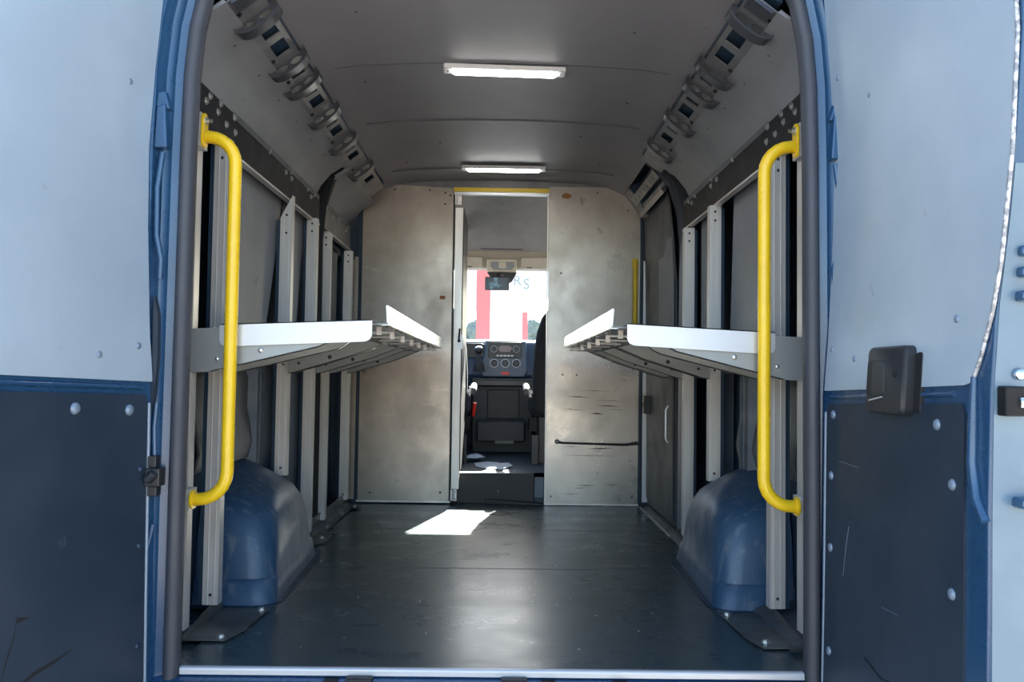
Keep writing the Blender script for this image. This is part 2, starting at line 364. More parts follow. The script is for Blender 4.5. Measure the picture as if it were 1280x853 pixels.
# ---- rear frame ring, seal, sill
half = [(.800, -.07), (.800, .4), (.798, .9), (.796, 1.3), (.792, 1.5), (.782, 1.62), (.762, 1.72), (.725, 1.80), (.66, 1.86), (.55, 1.895), (.3, 1.91), (0, 1.915)]
def offset(path, d, extra=lambda z: 0):
    o = []
    for i, p in enumerate(path):
        a = path[max(i-1, 0)]; b = path[min(i+1, len(path)-1)]
        tx, tz = b[0]-a[0], b[1]-a[1]; l = math.hypot(tx, tz); nx, nz = tz/l, -tx/l
        dd = d; o.append((p[0]+nx*dd, p[1]+nz*dd))
    return o
def ring3(sect, name, m, parent=None, **kw):
    q = MB()
    full = {}
    cols = []
    for d, y in sect:
        o = offset(half, d); cols.append([(x, y, z) for x, z in o]+[(-x, y, z) for x, z in reversed(o[:-1])])
    rings = [[c[i] for c in cols] for i in range(len(cols[0]))]
    q.loft(rings); return q.build(name, m, parent, **kw)
frame = tag(ring3([(.012, 2.15), (.02, 2.128), (.045, 2.118), (.050, 2.108), (.060, 2.100), (.072, 2.106), (.080, 2.085), (.115, 2.085), (.125, 2.11), (.19, 2.12), (.19, 2.17), (.04, 2.17), (.02, 2.16)], 'trim_1', BLUE, smooth=30),
            'blue painted rear door frame around the load space', **st)
seal = tag(ring3([(-.014, 2.128), (-.010, 2.108), (.002, 2.098), (.014, 2.100), (.022, 2.110), (.024, 2.126), (.014, 2.140), (0.004, 2.16), (-.010, 2.145)], 'trim_2', RUB, smooth=60), 'dark rubber seal around the rear opening', **st)
# pressed details on the frame
for s in (-1, 1):
    q = MB()  # striker recess: raised trapezoid plate with step
    x0 = .838; x1 = .868
    q.prism([(s*x0, 1.30), (s*(x1+.004), 1.30), (s*x1, 1.405), (s*(x0+.008), 1.415)], 'Y', 2.078, 2.11)
    q.prism([(s*(x0-.002), 1.40), (s*(x1+.006), 1.405), (s*(x1+.002), 1.445), (s*(x0+.012), 1.45)], 'Y', 2.086, 2.11)
    q.build('pressed_boss', BLUE, frame, bevel=.006)
    q = MB(); q.tube([(s*.852, 2.088, 1.29), (s*.862, 2.086, 1.2), (s*.860, 2.086, 1.08), (s*.848, 2.088, 1.02), (s*.85, 2.09, .97)], .007, 8)
    q.tube([(s*.848, 2.088, .66), (s*.852, 2.088, .60), (s*.848, 2.088, .5)], .006, 8)
    q.tube([(s*.848, 2.088, .36), (s*.862, 2.088, .30), (s*.860, 2.088, .10)], .006, 8)
    q.build('pressed_rib', BLUE, frame, smooth=60)
q = MB(); q.loft([[(-.862, 2.084, z), (-.862+w_, 2.081, z), (-.862+w_, 2.10, z), (-.862, 2.10, z)] for z, w_ in ((.635, .003), (.68, .010), (.78, .015), (.88, .013), (.925, .003))])
q.build('rubber_wedge', M('dark recess rubber', (.03, .04, .055), .5), frame, smooth=60)
q = MB(); q.box(-.865, -.835, 2.07, 2.10, .43, .455); q.box(-.862, -.825, 2.06, 2.10, .455, .50); q.box(-.865, -.838, 2.07, 2.10, .50, .53); q.cyl((-.855, 2.055, .47), (-.835, 2.055, .49), .012)
q.build('door_check', BLK, frame, bevel=.003)
q = MB(); q.box(.838, .852, 2.075, 2.09, .40, .64); q.build('reflector_strip', M('dull red lens', (.25, .03, .04), .3), frame, bevel=.003)
# aluminium edge strip
q = MB(); q.prism([(2.118, -.018), (2.118, -.003), (2.122, .001), (2.134, .001), (2.134, -.018)], 'X', -.785, .785)
tag(q.build('trim_3', ALUW, bevel=.002), 'bright aluminium edge strip across the rear of the floor', **st)
# rear sill, blue pressing with slots and clips
q = MB(); prs = [(2.133, -.018), (2.12, -.022), (2.09, -.026), (2.07, -.034), (2.05, -.05), (2.0, -.06), (1.97, -.09), (1.97, -.30), (2.133, -.30)]
q.prism(prs, 'X', -.86, .86)
sill = tag(q.build('trim_4', BLUE, bevel=.004), 'blue painted rear sill below the load floor', **st)
q = MB()
for x in (-.42, -.36, .03, .12, .30): q.box(x, x+.035, 2.09, 2.118, -.030, -.021)
q.build('sill_slot', BLKS, sill)
q = MB()
for x in (-.33, -.01, ): q.box(x-.035 if x < -.2 else x+.03, x+.03 if x < -.2 else x+.095, 2.085, 2.117, -.034, -.014)
q.build('rubber_stop', RUBD, sill, bevel=.003)
q = MB()
for x in (-.175, -.12, .15): q.box(x, x+.016, 2.06, 2.078, -.045, -.024)
q.build('sill_clip', ALUW, sill, bevel=.002)

# ---- rear doors
def rear_door(num, s, hx, hy, delta, label):
    c, sn = math.cos(R(delta)), math.sin(R(delta))
    bow = [(-.1, -.012), (.2, -.006), (.7, 0), (1.0, .019), (1.3, .029), (1.42, .025), (1.72, .003), (2.0, -.03)]
    def P(u, z, w_):   # u from hinge to free edge, w_ outwards
        xo = hx + interp(bow, z)
        return (s*(xo + u*sn + w_*c), hy - u*c + w_*sn, z)
    def slab(rows, w0, w1):
        q = MB(); rings = []
        for z, a, b in rows:
            # bottom/top edges rise slightly towards the free edge
            k = .036
            rings.append([P(a, z+k*a, w0), P(b, z+k*b, w0), P(b, z+k*b, w1), P(a, z+k*a, w1)])
        return q.loft(rings)
    zs = [-.14, 0, .25, .5, .7, .85, 1.0, 1.15, 1.3, 1.45, 1.6, 1.75, 1.92]
    ue = [(-.1, .705), (.5, .705), (.85, .712), (1.4, .775), (2, .80)]
    d = tag(slab([(z, -.03, interp(ue, z)) for z in zs], .0, .085).build('door_%d' % num, BLUE, bevel=.008, smooth=40), label, **st)
    # upper light sheet with clipped corner
    rows = [(.712, .004, .635), (.716, .002, .655), (.76, .003, .678), (.83, .006, .703), (.92, .004, .722), (1.1, .004, .742), (1.3, 0, .752), (1.5, -.0, .757), (1.75, .0, .76)]
    slab(rows, -.006, .001).build('upper_panel', DPAN, d, smooth=50)
    # beaded cut edge of the sheet
    q = MB(); pts = [P(b+.003, z+.036*b, -.004) for z, a, b in rows[1:]]; q.tube(pts, .0038, 8)
    q.build('panel_edge', M('crimped sheet edge', (.26, .27, .29), .45, .4, c2=(.62, .63, .65), scale=70, lo=.45, hi=.55), d, smooth=60)
    rows = [(-.035, .03, .62), (-.02, .018, .638), (.3, .018, .638), (.66, .018, .638), (.680, .024, .63)]
    slab(rows, -.005, .001).build('lower_panel', DLOW, d)
    q = MB(); q.tube([P(.010, z, -.002) for z in (-.03, .2, .4, .66)], .0055, 8); q.build('raised_bead', RIV, d, smooth=60)
    q = MB(); q.tube([P(u, z, -.003) for u, z in ((.662, .75), (.663, .66), (.661, .60), (.675, .54), (.70, .505))], [.006, .009, .010, .010, .008], 10)
    q.build('pressed_ridge', BLUE, d, smooth=60)
    q = MB(); q.tube([P(u, .697+.036*u, -.001) for u in (.03, .3, .6)], .006, 8, ); q.build('raised_bead', BLUE, d, smooth=60)
    n = Vector((-s*c, -sn, 0))
    def riv(lst, name, m, r_):
        q = MB()
        for u, z in lst: q.dome(P(u, z, -.006), n, r_, r_*.45)
        q.build(name, m, d)
    if s > 0:
        riv([(.035, .815), (.17, .79), (.60, .855), (.045, 1.50), (.21, 1.40)], 'upper_rivet', RIV, .008)
        riv([(.062, .655), (.548, .66), (.052, .505), (.052, .33), (.052, .08), (.602, .555), (.602, .36), (.612, .17)], 'lower_rivet', RIV, .011)
    else:
        riv([(.05, .80), (.185, .775), (.085, 1.44)], 'upper_rivet', RIV, .009)
        riv([(.085, .645), (.26, .655)], 'lower_rivet', RIV, .014)
        riv([(.040, .50), (.040, .315), (.040, .075)], 'lower_rivet', BLUED, .009)
    return d, P, n
d1, P1, n1 = rear_door(1, -1, .862, 2.085, 14, 'left rear van door swung open, pale panel above dark panel')
d2, P2, n2 = rear_door(2, 1, .832, 2.10, 0, 'right rear van door swung open with black pull handle')
# tear in the left door's lower board
q = MB()
def strip(P, pts, wd, w_=-.0058):
    a = []; b = []
    for i, (u, z) in enumerate(pts):
        k = wd*math.sin(math.pi*(i+.35)/(len(pts)-.3)); a.append(P(u, z+k/2, w_)); b.append(P(u, z-k/2, w_))
    return a+b[::-1]
vsx = strip(P1, [(.255, .135), (.30, .125), (.36, .118), (.41, .10), (.46, .085)], .010)
q.add(vsx, [(i, i+1, 8-i, 9-i) for i in range(4)]); 
vsx = strip(P1, [(.405, .24), (.41, .21), (.43, .16), (.45, .10)], .012)
q.add(vsx, [(i, i+1, 6-i, 7-i) for i in range(3)])
q.add([P1(.405, .245, -.0058), P1(.37, .235, -.0058), P1(.405, .232, -.0058)], [(0, 1, 2)])
q.build('torn_slit', RUBD, d1)
# scratches on right door
q = MB()
for u, z, du, dz in ((.2, 1.02, .05, -.09), (.10, .545, .11, -.003), (.33, .262, .07, .003), (.16, .40, -.03, -.12)):
    q.tube([P2(u, z, -.0062), P2(u+du*.5, z+dz*.42, -.0062), P2(u+du, z+dz, -.0062)], .0007, 5)
q.build('scratch', RIV, d2)
q = MB(); q.tube([P2(.25, .13, -.0062), P2(.33, .112, -.0062), P2(.37, .12, -.0062)], .0018, 5); q.build('crack', RUBD, d2)
# black pull handle on the right door
hb = MB()
def door_box(q, u0, u1, z0, z1, w0, w1, r_=.012):
    pr = rrect(u0, u1, z0, z1, r_); n_ = len(pr)
    q.loft([[P2(u, z, w0) for u, z in pr], [P2(u, z, w1+.006) for u, z in pr], [P2(lerp((u0+u1)/2, u, .92), lerp((z0+z1)/2, z, .95), w1) for u, z in pr]])
door_box(hb, .292, .462, .672, .812, .0, -.030, .016); hnd = hb.build('pull_handle', BLK, d2, smooth=40)
q = MB(); door_box(q, .296, .385, .705, .785, -.028, -.0308, .012); q.build('finger_recess', RUBD, hnd, smooth=40)
q = MB(); door_box(q, .322, .380, .708, .782, -.0300, -.0318, .010); q.build('grip', BLK, hnd, smooth=40)
q = MB(); q.tube([P2(.425, .755, -.030), P2(.425, .755, -.0325)], .008, 12); q.build('lock_hole', RUBD, hnd)
q = MB(); door_box(q, .462, .488, .675, .80, 0, -.008, .008); q.build('backing_plate', RUBD, hnd)
q = MB(); q.tube([P2(.315, .698, -.0308), P2(.375, .707, -.0308)], .0016, 6); q.build('scratch', ALUW, hnd)
# free edge details of the right door (faces the camera)
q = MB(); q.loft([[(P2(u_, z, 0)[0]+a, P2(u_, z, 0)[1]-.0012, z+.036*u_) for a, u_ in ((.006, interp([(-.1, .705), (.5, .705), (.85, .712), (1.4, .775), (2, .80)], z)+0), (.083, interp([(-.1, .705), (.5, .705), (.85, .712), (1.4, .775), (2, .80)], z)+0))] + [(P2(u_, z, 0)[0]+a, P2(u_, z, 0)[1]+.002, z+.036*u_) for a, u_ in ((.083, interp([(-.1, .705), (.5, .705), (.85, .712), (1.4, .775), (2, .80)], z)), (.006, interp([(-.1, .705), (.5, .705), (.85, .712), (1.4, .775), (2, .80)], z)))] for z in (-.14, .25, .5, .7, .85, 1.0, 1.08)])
q.build('door_edge_glare', overlay(mat('sky glare blue door edge', (.10, .175, .245), .4, 0, c2=(.13, .205, .27), scale=5, coat=.4), (.05, .13, .28), 3, (1, 1, 1.5), .56, .7, .6)[0], d2, smooth=60)  # sky glare on the blue edge is painted in as a paler colour
ye = P2(.705, .5, 0)[1]-.001
q = MB()
door2x = .842
q.prism(rrect(.872, .915, .695, .72, .011), 'Y', ye-.032, ye-.018); q.cyl((.865, ye-.025, .708), (.912, ye-.025, .708), .010, 12)
q.build('latch_bolt', CHR, d2, bevel=.002)
q = MB(); q.box(.843, .878, ye-.028, ye+.004, .685, .735); q.build('latch_body', BLKS, d2, bevel=.004)
q = MB()
for x, z in ((.878, .755), (.899, .665)): q.dome((x, ye-.01 if z > .7 else ye-.002, z), (0, -1, 0), .010, .006, 14)
q.build('edge_bolt', CHR, d2)
q = MB()
for z in (.96, .925, .885, .54): q.prism(rrect(.872 if z > .6 else .868, .930, z-.008, z+.010, .006), 'Y', ye-.03, ye+.01)
q.build('edge_pressing', BLUE, d2, bevel=.004)

# ================================================================ CARGO THINGS
def post(s, y, ztop, zbot, label, cut=0, x=.827):
    t = thing('upright_post', (s*x, y, zbot), label, 'upright post')
    # C-section: web faces the rear, flanges run forward, two shallow ribs on the web
    pr = [(0, 0), (.0, .038), (.010, .038), (.010, .035), (.003, .035), (.003, .003), (.016, .003), (.017, .0055), (.020, .0055), (.021, .003), (.043, .003), (.043, .035), (.036, .035), (.036, .038), (.046, .038), (.046, 0),
          (.034, 0), (.0335, -.0018), (.0305, -.0018), (.030, 0), (.014, 0), (.0135, -.0018), (.0105, -.0018), (.010, 0)]
    a = [(s*(x+p[0]), y+p[1], zbot) for p in pr]
    b = [(s*(x+p[0]), y+p[1], ztop-cut*(p[0]/.046)) for p in pr]
    MB().loft([a, b]).build('channel', ALU, t)
    q = MB()
    for z in (ztop-.025-cut*.6, ztop-.06-cut, zbot+.03, .84, .77): q.dome((s*(x+.022), y-.001, z), (0, -1, 0), .005, .003, 8)
    q.build('bolt', BOLTD, t)
    q = MB(); q.box(s*(x+.047), s*(x+.060), y+.005, y+.035, zbot+.0, ztop-cut-.01); q.build('backing_strip', BLUED, t)
    return t
post(-1, 2.325, 1.455, .026, 'aluminium post beside the left door seal, nearest the open rear', x=.852)
post(-1, 2.52, 1.45, .043, 'aluminium post right behind the left yellow handle, standing before the left wheel arch')
post(-1, 3.28, 1.44, .335, 'aluminium post with slanted pointed top above left wheel arch', cut=.09)
post(-1, 3.72, 1.432, .03, 'aluminium post just in front of left centre pillar, foot hidden by wheel arch')
post(-1, 4.02, 1.418, .034, 'aluminium post just beyond the left centre pillar')
post(-1, 4.60, 1.415, .043, 'aluminium post next to the left partition panel, farthest on the left wall')
post(1, 2.325, 1.455, .036, 'aluminium post beside the right door seal, nearest the open rear', x=.852)
post(1, 2.52, 1.44, .049, 'aluminium post standing before the right wheel arch behind yellow handle')
post(1, 3.27, 1.425, .335, 'aluminium post above the right wheel arch between the grey lining boards')
post(1, 3.725, 1.416, .035, 'aluminium post next to the dark sliding door on the right wall')

def rail(s, y0, y1, label, far=False):
    t = thing('mounting_rail', (s*.85, y0, 1.43), label, 'rail')
    q = MB(); x = .85
    pr = [(x, 1.432), (x, 1.552), (x+.004, 1.560), (x+.028, 1.574), (x+.031, 1.570), (x+.010, 1.556), (x+.004, 1.550), (x+.004, 1.436), (x+.03, 1.436), (x+.03, 1.432)]
    q.prism([(s*a, b) for a, b in pr], 'Y', y0, y1); q.build('channel', BLKS if not far else RAILM, t, smooth=25)
    q = MB(); q.prism([(s*(x-.001), 1.540), (s*(x-.001), 1.556), (s*(x+.003), 1.563), (s*(x+.001), 1.565), (s*(x-.003), 1.558), (s*(x-.003), 1.540)], 'Y', y0+.45 if not far else y0, y1-.02)
    q.build('top_strip', RAILM, t)
    q = MB(); q.prism([(s*(x-.004), 1.424), (s*(x+.02), 1.424), (s*(x+.02), 1.431), (s*(x-.004), 1.431)], 'Y', y0+.1, y1); q.build('lower_lip', ALU, t)
    q = MB()
    if not far:
        lst = [(2.37, 1.515), (2.47, 1.515), (2.545, 1.50), (2.63, 1.50), (2.40, 1.54), (2.49, 1.545), (2.62, 1.545), (3.02, 1.545), (3.25, 1.525), (3.33, 1.545), (3.34, 1.52), (3.62, 1.54), (3.68, 1.52), (3.74, 1.54)]
    else: lst = [(y0+.05, 1.54), (y0+.08, 1.52), (y0+.2, 1.515), (y0+.35, 1.54), (y1-.1, 1.54), (y1-.14, 1.515)]
    for y, z in lst:
        if y < y1-.02: q.hexbolt((s*x, y, z), (-s, 0, 0), .0075)
    q.build('bolt', BOLT, t)
    return t
rail(-1, 2.17, 3.86, 'black bolted mounting rail above the near left posts')
rail(-1, 3.96, 4.66, 'short steel mounting rail between left centre pillar and partition', far=True)
rail(1, 2.17, 3.86, 'black bolted mounting rail above the right posts')
# second thin rail under the main one, light steel
def lower_rail(s, y0, y1, label):
    t = MB(); t.prism([(s*.893, 1.385), (s*.893, 1.42), (s*.897, 1.423), (s*.935, 1.423), (s*.935, 1.418), (s*.90, 1.418), (s*.90, 1.385)], 'Y', y0, y1)
    return tag(t.build('tie_strip', RAILM, bevel=.001), label, 'steel strip')
lower_rail(-1, 4.06, 4.60, 'thin steel tie strip joining tops of the two farthest left posts')

# ---- roof rails with curved hooks
def hook_rail(s, y0, y1, holes, hooks, label):
    t = thing('roof_rail', (s*.70, y0, 1.71), label, 'roof rail')
    ux, uz = -.073, .055      # across the strip, from wall side up to ceiling side
    o = (.735, 1.717); nx, nz = -.60, -.80   # outward normal (towards load space)
    def P(v, y, w_): return (s*(o[0]+ux*v+nx*w_), y, o[1]+uz*v+nz*w_)
    hs = []
    for a, b in holes: hs.append(rect(a, b, .30, .86))
    vs, fs = plate(rect(y0, y1, 0, 1.05), hs, .004)
    MB().add([P(v, u, w_) for u, v, w_ in vs], fs).build('slotted_strip', RAILM, t)
    q = MB(); q.prism([P(0, 0, -.002)[::2], P(0, 0, -.012)[::2], P(-.22, 0, -.012)[::2], P(-.22, 0, -.004)[::2]], 'Y', y0, y1); q.build('lower_flange', RAILM, t)
    q = MB(); q.add([P(v, u, w_) for u in (2.175, 2.235) for v, w_ in ((.12, .003), (.12, .012), (.95, .012), (.95, .003))], [(0, 1, 2, 3), (7, 6, 5, 4), (0, 4, 5, 1), (1, 5, 6, 2), (2, 6, 7, 3), (3, 7, 4, 0)]); q.build('cover_plate', HOOK, t)
    q = MB(); q.prism([(s*.745, 1.745), (s*.662, 1.776), (s*.662, 1.80), (s*.665, 1.84), (s*.76, 1.80)], 'Y', y0, y1); q.build('inner_backing', BLUED, t)
    L_ = math.hypot(ux, uz)
    for y in hooks:
        # crescent web in a plane across the rail, two oval holes
        half_l = .070; out = []
        N = 16
        for k in range(N+1):
            a = math.pi*k/N; out.append((-half_l*math.cos(a)*1.0, .036*math.sin(a)**.6+.003))
        out = [(-half_l, -.002)]+out[0:]+[(half_l, -.002)]
        vs, fs = plate(out, [oval(-.027, .017, .021, .009), oval(.027, .017, .021, .009)], .004)
        q = MB()
        def H(u, v, yy): return P(.5+u/L_, yy, v)
        q.add([H(u, v, y+w_) for u, v, w_ in vs], fs)
        q.build('hook', HOOK, t)
        # rim flange following the crescent, sweeping forward, tips turned out
        rim = MB(); rings = []
        for k in range(N+1):
            a = math.pi*k/N; u = -half_l*math.cos(a)*1.04; v = .036*math.sin(a)**.6+.003
            if k in (0, N): v = -.006+.0
            rings.append([H(u, v+.002, y-.014), H(u, v+.002, y+.034), H(u*.97, v-.003, y+.034), H(u*.97, v-.003, y-.014)])
        rim.loft(rings); rim.build('hook_rim', HOOK, t, smooth=50)
    q = MB()
    for y in hooks:
        for dv in (.1,): q.hexbolt(P(dv, y-.05, .002), (s*nx, 0, nz), .006)
    q.build('bolt', BOLTD, t)
    return t
hook_rail(-1, 2.175, 4.60, [(2.38, 2.47), (2.51, 2.60), (2.72, 2.80), (2.90, 2.98), (3.02, 3.11), (3.26, 3.35), (3.39, 3.48), (3.66, 3.74), (3.79, 3.87), (4.12, 4.20), (4.25, 4.33)],
          [2.31, 2.655, 2.84, 3.19, 3.57, 4.05], 'slotted roof rail with curved hooks along the left ceiling edge')
hook_rail(1, 2.175, 3.90, [(2.38, 2.47), (2.51, 2.60), (2.74, 2.80), (2.92, 3.01), (3.05, 3.15), (3.28, 3.36), (3.42, 3.50)],
          [2.28, 2.66, 2.85, 3.20, 3.60], 'slotted roof rail with curved hooks along the right ceiling edge')

# ---- ceiling lamps
def lamp(x0, x1, y, label, rot=0):
    xc = (x0+x1)/2; hw = (x1-x0)/2
    t = thing('ceiling_lamp', (xc, y, 1.846), label, 'ceiling lamp', 'ceiling lamps')
    q = MB(); q.prism([(hx*hw+xc, yy) for hx, yy in ()] or rrect(xc-hw, xc+hw, y-.032, y+.032, .008), 'Z', 1.832, 1.850); q.build('housing', WHP, t, bevel=.003)
    q = MB(); pr = rrect(xc-hw*.86, xc+hw*.86, y-.024, y+.022, .012)
    q.loft([[(a, b, 1.833) for a, b in pr], [(a, b, 1.828) for a, b in pr], [(lerp(xc, a, .97), lerp(y, b, .7), 1.823) for a, b in pr]]); q.build('diffuser', LAMP, t, smooth=50)
    q = MB()
    for k in (-.93, .93): q.dome((xc+k*hw, y, 1.832), (0, 0, -1), .004, .002, 8)
    q.build('screw', BOLTD, t)
    t.rotation_euler.z = rot
    return t
lamp(-.215, .225, 2.965, 'long white ceiling lamp nearer the open rear doors', R(2.5))
lamp(-.22, .23, 4.40, 'white ceiling lamp just above the partition doorway')

# ---- yellow grab handles
def handle(s, label):
    t = thing('grab_bar', (s*.826, 2.285, .39), label, 'grab bar', None)
    y = 2.285; pts = []
    xo, xi, zt, zb, rb = .816, .733, 1.417, .392, .075
    pts.append((s*xo, y, zt-.03))
    pts.append((s*(xi+rb), y, zt-.03))
    for k in range(0, 7): a = R(90*k/6); pts.append((s*(xi+rb-rb*math.sin(a)), y, zt-.03-rb+rb*math.cos(a)))
    pts.append((s*(xi), y, .9))
    for k in range(0, 7): a = R(90*k/6); pts.append((s*(xi+rb-rb*math.cos(a)), y, zb+rb-rb*math.sin(a)))
    pts.append((s*.826, y, zb))
    MB().tube(pts, .0175, 18).build('tube', YEL, t, smooth=60)
    q = MB(); pr = rrect(y-.02, y+.02, zt-.06, zt+.035, .018); q.prism(pr, 'X', s*.817, s*.824); q.build('flange', YEL, t, bevel=.001)
    q = MB(); q.hold = True; q.tube([(s*.817, y, zt+.015), (s*.800, y, zt+.015)], .005, 10); q.hexbolt((s*.817, y, zt+.015), (-s, 0, 0), .008); q.build('bolt', BOLT, t)
    q = MB(); q.box(s*.825, s*.8515, y-.018, y+.038, zt-.06, zt+.035); q.build('top_plate', ALU, t)
    q = MB(); q.box(s*.8265, s*.8515, y-.018, y+.038, zb-.028, zb+.028); q.build('lower_plate', ALU, t)
    q = MB(); q.tube([(s*.820, y, zb), (s*.826, y, zb)], .026, 16); q.build('lower_flange', YEL, t)
    return t
handle(-1, 'curved yellow tube grab handle at the left side of the rear opening')
handle(1, 'curved yellow tube grab handle at the right side of the rear opening')

# ---- folding shelves
def shelf(s, y0, y1, xi, label):
    t = thing('folding_shelf', (s*.85, y0, .86), label, 'shelf', None)
    def zt(x): return .885 - .045*(x-.33)
    # tray
    q = MB(); xo = .824
    q.loft([[(s*xi, y, zt(xi)), (s*xo, y, zt(xo)), (s*xo, y, zt(xo)-.004), (s*xi, y, zt(xi)-.004)] for y in (y0, y1)])
    q.loft([[(s*(xo-.004), y, zt(xo)), (s*xo, y, zt(xo)), (s*xo, y, zt(xo)+.004), (s*(xo-.004), y, zt(xo)+.004)] for y in (y0, y1)])
    q.build('tray', SHELFU, t)
    # upright lip along the inner edge
    q = MB(); zl = zt(xi)
    q.loft([[(s*xi, y, zl-.002), (s*(xi+.003), y, zl-.002), (s*(xi+.003+.004), y, zl+.050), (s*(xi+.001+.002), y, zl+.051)] for y in (y0-.0, y1)])
    q.box(s*(xi-.004), s*(xi+.02), y0, y1, zl-.007, zl-.003)
    q.build('lip', ALUM, t)
    # bright end plate hanging at the rear end
    xa, xb = xi+.033, .772
    top = [(xb, zt(xb)+.010), (xa, zt(xa)+.004)]; h = .056
    pr = [(xb, zt(xb)+.006), (xa, zt(xa)+.006), (xa, zt(xa)-h+.018), (xa+.006, zt(xa)-h+.006), (xa+.020, zt(xa)-h), (xb-.015, zt(xb)-h), (xb-.004, zt(xb)-h+.006), (xb, zt(xb)-h+.016)]
    q = MB(); q.prism([(s*a, b) for a, b in pr], 'Y', y0-.081, y0-.077); q.loft([[(s*xa, y, zt(xa)+.006), (s*xb, y, zt(xb)+.006), (s*xb, y, zt(xb)+.003), (s*xa, y, zt(xa)+.003)] for y in (y0-.081, y0+.02)])
    q.build('end_plate', ALUW, t)
    # sheet metal brackets under the tray, paired at each post
    br = [2.318, 2.57, 3.25, 3.31, 3.75, 4.05] + ([4.50] if s < 0 else [4.16])
    for i, y in enumerate(br):
        if y > y1: continue
        kx = .50 if i < 2 else .56
        pr = [(.823, zt(.823)-.004), (.823, .735), (.80, .738), (kx, .812), (kx-.02, .822), (xi+.10, zt(xi)-.018), (xi+.07, zt(xi)-.004)]
        if i == 0: pr = [(.868, zt(.868)-.004), (.868, .735), (.83, .737)] + pr[2:]
        q = MB(); q.prism([(s*a, b) for a, b in pr], 'Y', y, y+.003)
        # turned lower flange
        q.loft([[(s*a, y, b), (s*a, y+.022, b), (s*a, y+.022, b+.0025), (s*a, y, b+.0025)] for a, b in pr[(3 if i == 0 else 1):6]])
        b_ = q.build('bracket', SHELFU, t)
        q = MB(); q.dome((s*.66, y-.001, .800), (0, -1, 0), .008, .004); q.dome((s*.78, y-.001, .775), (0, -1, 0), .006, .003)
        q.build('bolt', BOLTD if i else BOLT, b_)
    # longitudinal stiffener and hinge rods beneath
    q = MB(); q.box(s*.46, s*.464, y0+.02, y1-.02, zt(.46)-.025, zt(.46)-.004); q.box(s*.66, s*.664, y0+.02, y1-.02, zt(.66)-.03, zt(.66)-.004); q.build('stiffener', SHELFU, t)
    q = MB()
    yy = y0+.12
    while yy < y1-.1:
        q.cyl((s*(xi+.012), yy, zl-.022), (s*(xi+.13), yy, zl-.024), .0035, 8); q.box(s*(xi+.035), s*(xi+.05), yy-.008, yy+.008, zl-.03, zl-.004); yy += .30
    q.build('cross_rod', ALU, t)
    q = MB(); yy = y0+.06
    while yy < y1: q.dome((s*(xi+.012), yy, zl-.007), (0, 0, -1), .004, .002, 7); yy += .12
    q.build('rivet', BOLTD, t)
    q = MB(); q.loft([[(s*.819, y, .866), (s*.825, y, .866), (s*.825, y, .850), (s*.819, y, .850)] for y in (y0, y1)]); q.build('hinge_bar', ALU, t)
    return t
shelf(-1, 2.39, 4.58, .318, 'grey metal folding shelf fixed to the left wall posts')
shelf(1, 2.39, 4.22, .325, 'grey metal folding shelf fixed to the right wall posts')

# ---- wheel arches
def arch(s, label, k=0):
    t = thing('wheel_arch', (s*.85, 3.07, 0), label, 'wheel arch')
    lv = [(-.006, .700, 2.655, 3.60, .06), (.03, .704, 2.665, 3.585, .07), (.075, .706, 2.675, 3.57, .08), (.08, .712, 2.683, 3.56, .08), (.18, .718, 2.70, 3.53, .09), (.25, .728, 2.72, 3.50, .10), (.29, .742, 2.76, 3.46, .11), (.315, .775, 2.83, 3.42, .11), (.337, .81, 2.90, 3.37, .10), (.355, .85, 2.96, 3.32, .08), (.368, .895, 3.02, 3.28, .04), (.372, .925, 3.06, 3.24, .015)]
    rings = []
    for z, x, ya, yb, r_ in lv:
        pts = []; fx = .03; rb_ = r_*1.6; yb -= .10
        pts.append((s*.955, ya, z))
        for j in range(7): a = R(90*j/6); pts.append((s*(x+r_-r_*math.sin(a)), ya+r_-r_*math.cos(a), z+.0))
        for j in range(7): a = R(90*j/6); pts.append((s*(x+fx+rb_-rb_*math.cos(a)), yb-rb_+rb_*math.sin(a), z))
        pts.append((s*.955, yb, z))
        # front face tilts: higher toward the wall
        pts = [(p[0], p[1], p[2] + (.04*(abs(p[0])-.72)/.2 if z > .1 else 0)) for p in pts]
        rings.append(pts)
    MB().loft(rings).build('arch_shell', ARCH, t, smooth=50)
    q = MB(); pr = [(x_, y_) for x_, y_ in [(s*.955, 2.635), (s*.76, 2.635), (s*.705, 2.665), (s*.685, 2.72), (s*.690, 3.30), (s*.73, 3.50), (s*.955, 3.50)]]
    q.prism(pr, 'Z', -.002, .004); q.build('floor_flange', BLUED, t)
    return t
arch(-1, 'scuffed blue left wheel arch box on the floor'); arch(1, 'scratched blue right wheel arch box on the floor')

# ---- floor brackets
def foot(s, name, pts, up, bolts, label, m=ALU):
    t = thing(name, (s*pts[0][0], pts[0][1], 0), label, 'bracket')
    q = MB(); q.prism([(s*a, b) for a, b in pts], 'Z', .0045, .0075)
    q.prism([(b, c) for b, c in up], 'X', s*.848, s*.851)
    q.build('plate', m, t)
    q = MB()
    for a, b in bolts: q.hexbolt((s*a, b, .0075), (0, 0, 1), .009)
    q.build('bolt', BOLT, t); return t
FOOTM = M('dull galvanised plate', (.20, .20, .19), .42, .6, c2=(.13, .12, .11), scale=7, rvar=.1)
foot(-1, 'floor_bracket', [(.87, 2.31), (.735, 2.31), (.71, 2.40), (.700, 2.62), (.87, 2.62)], [(2.31, .006), (2.63, .006), (2.63, .05), (2.56, .045), (2.31, .02)], [(.755, 2.335), (.72, 2.60)], 'flat steel floor bracket in front of the left wheel arch', FOOTM)
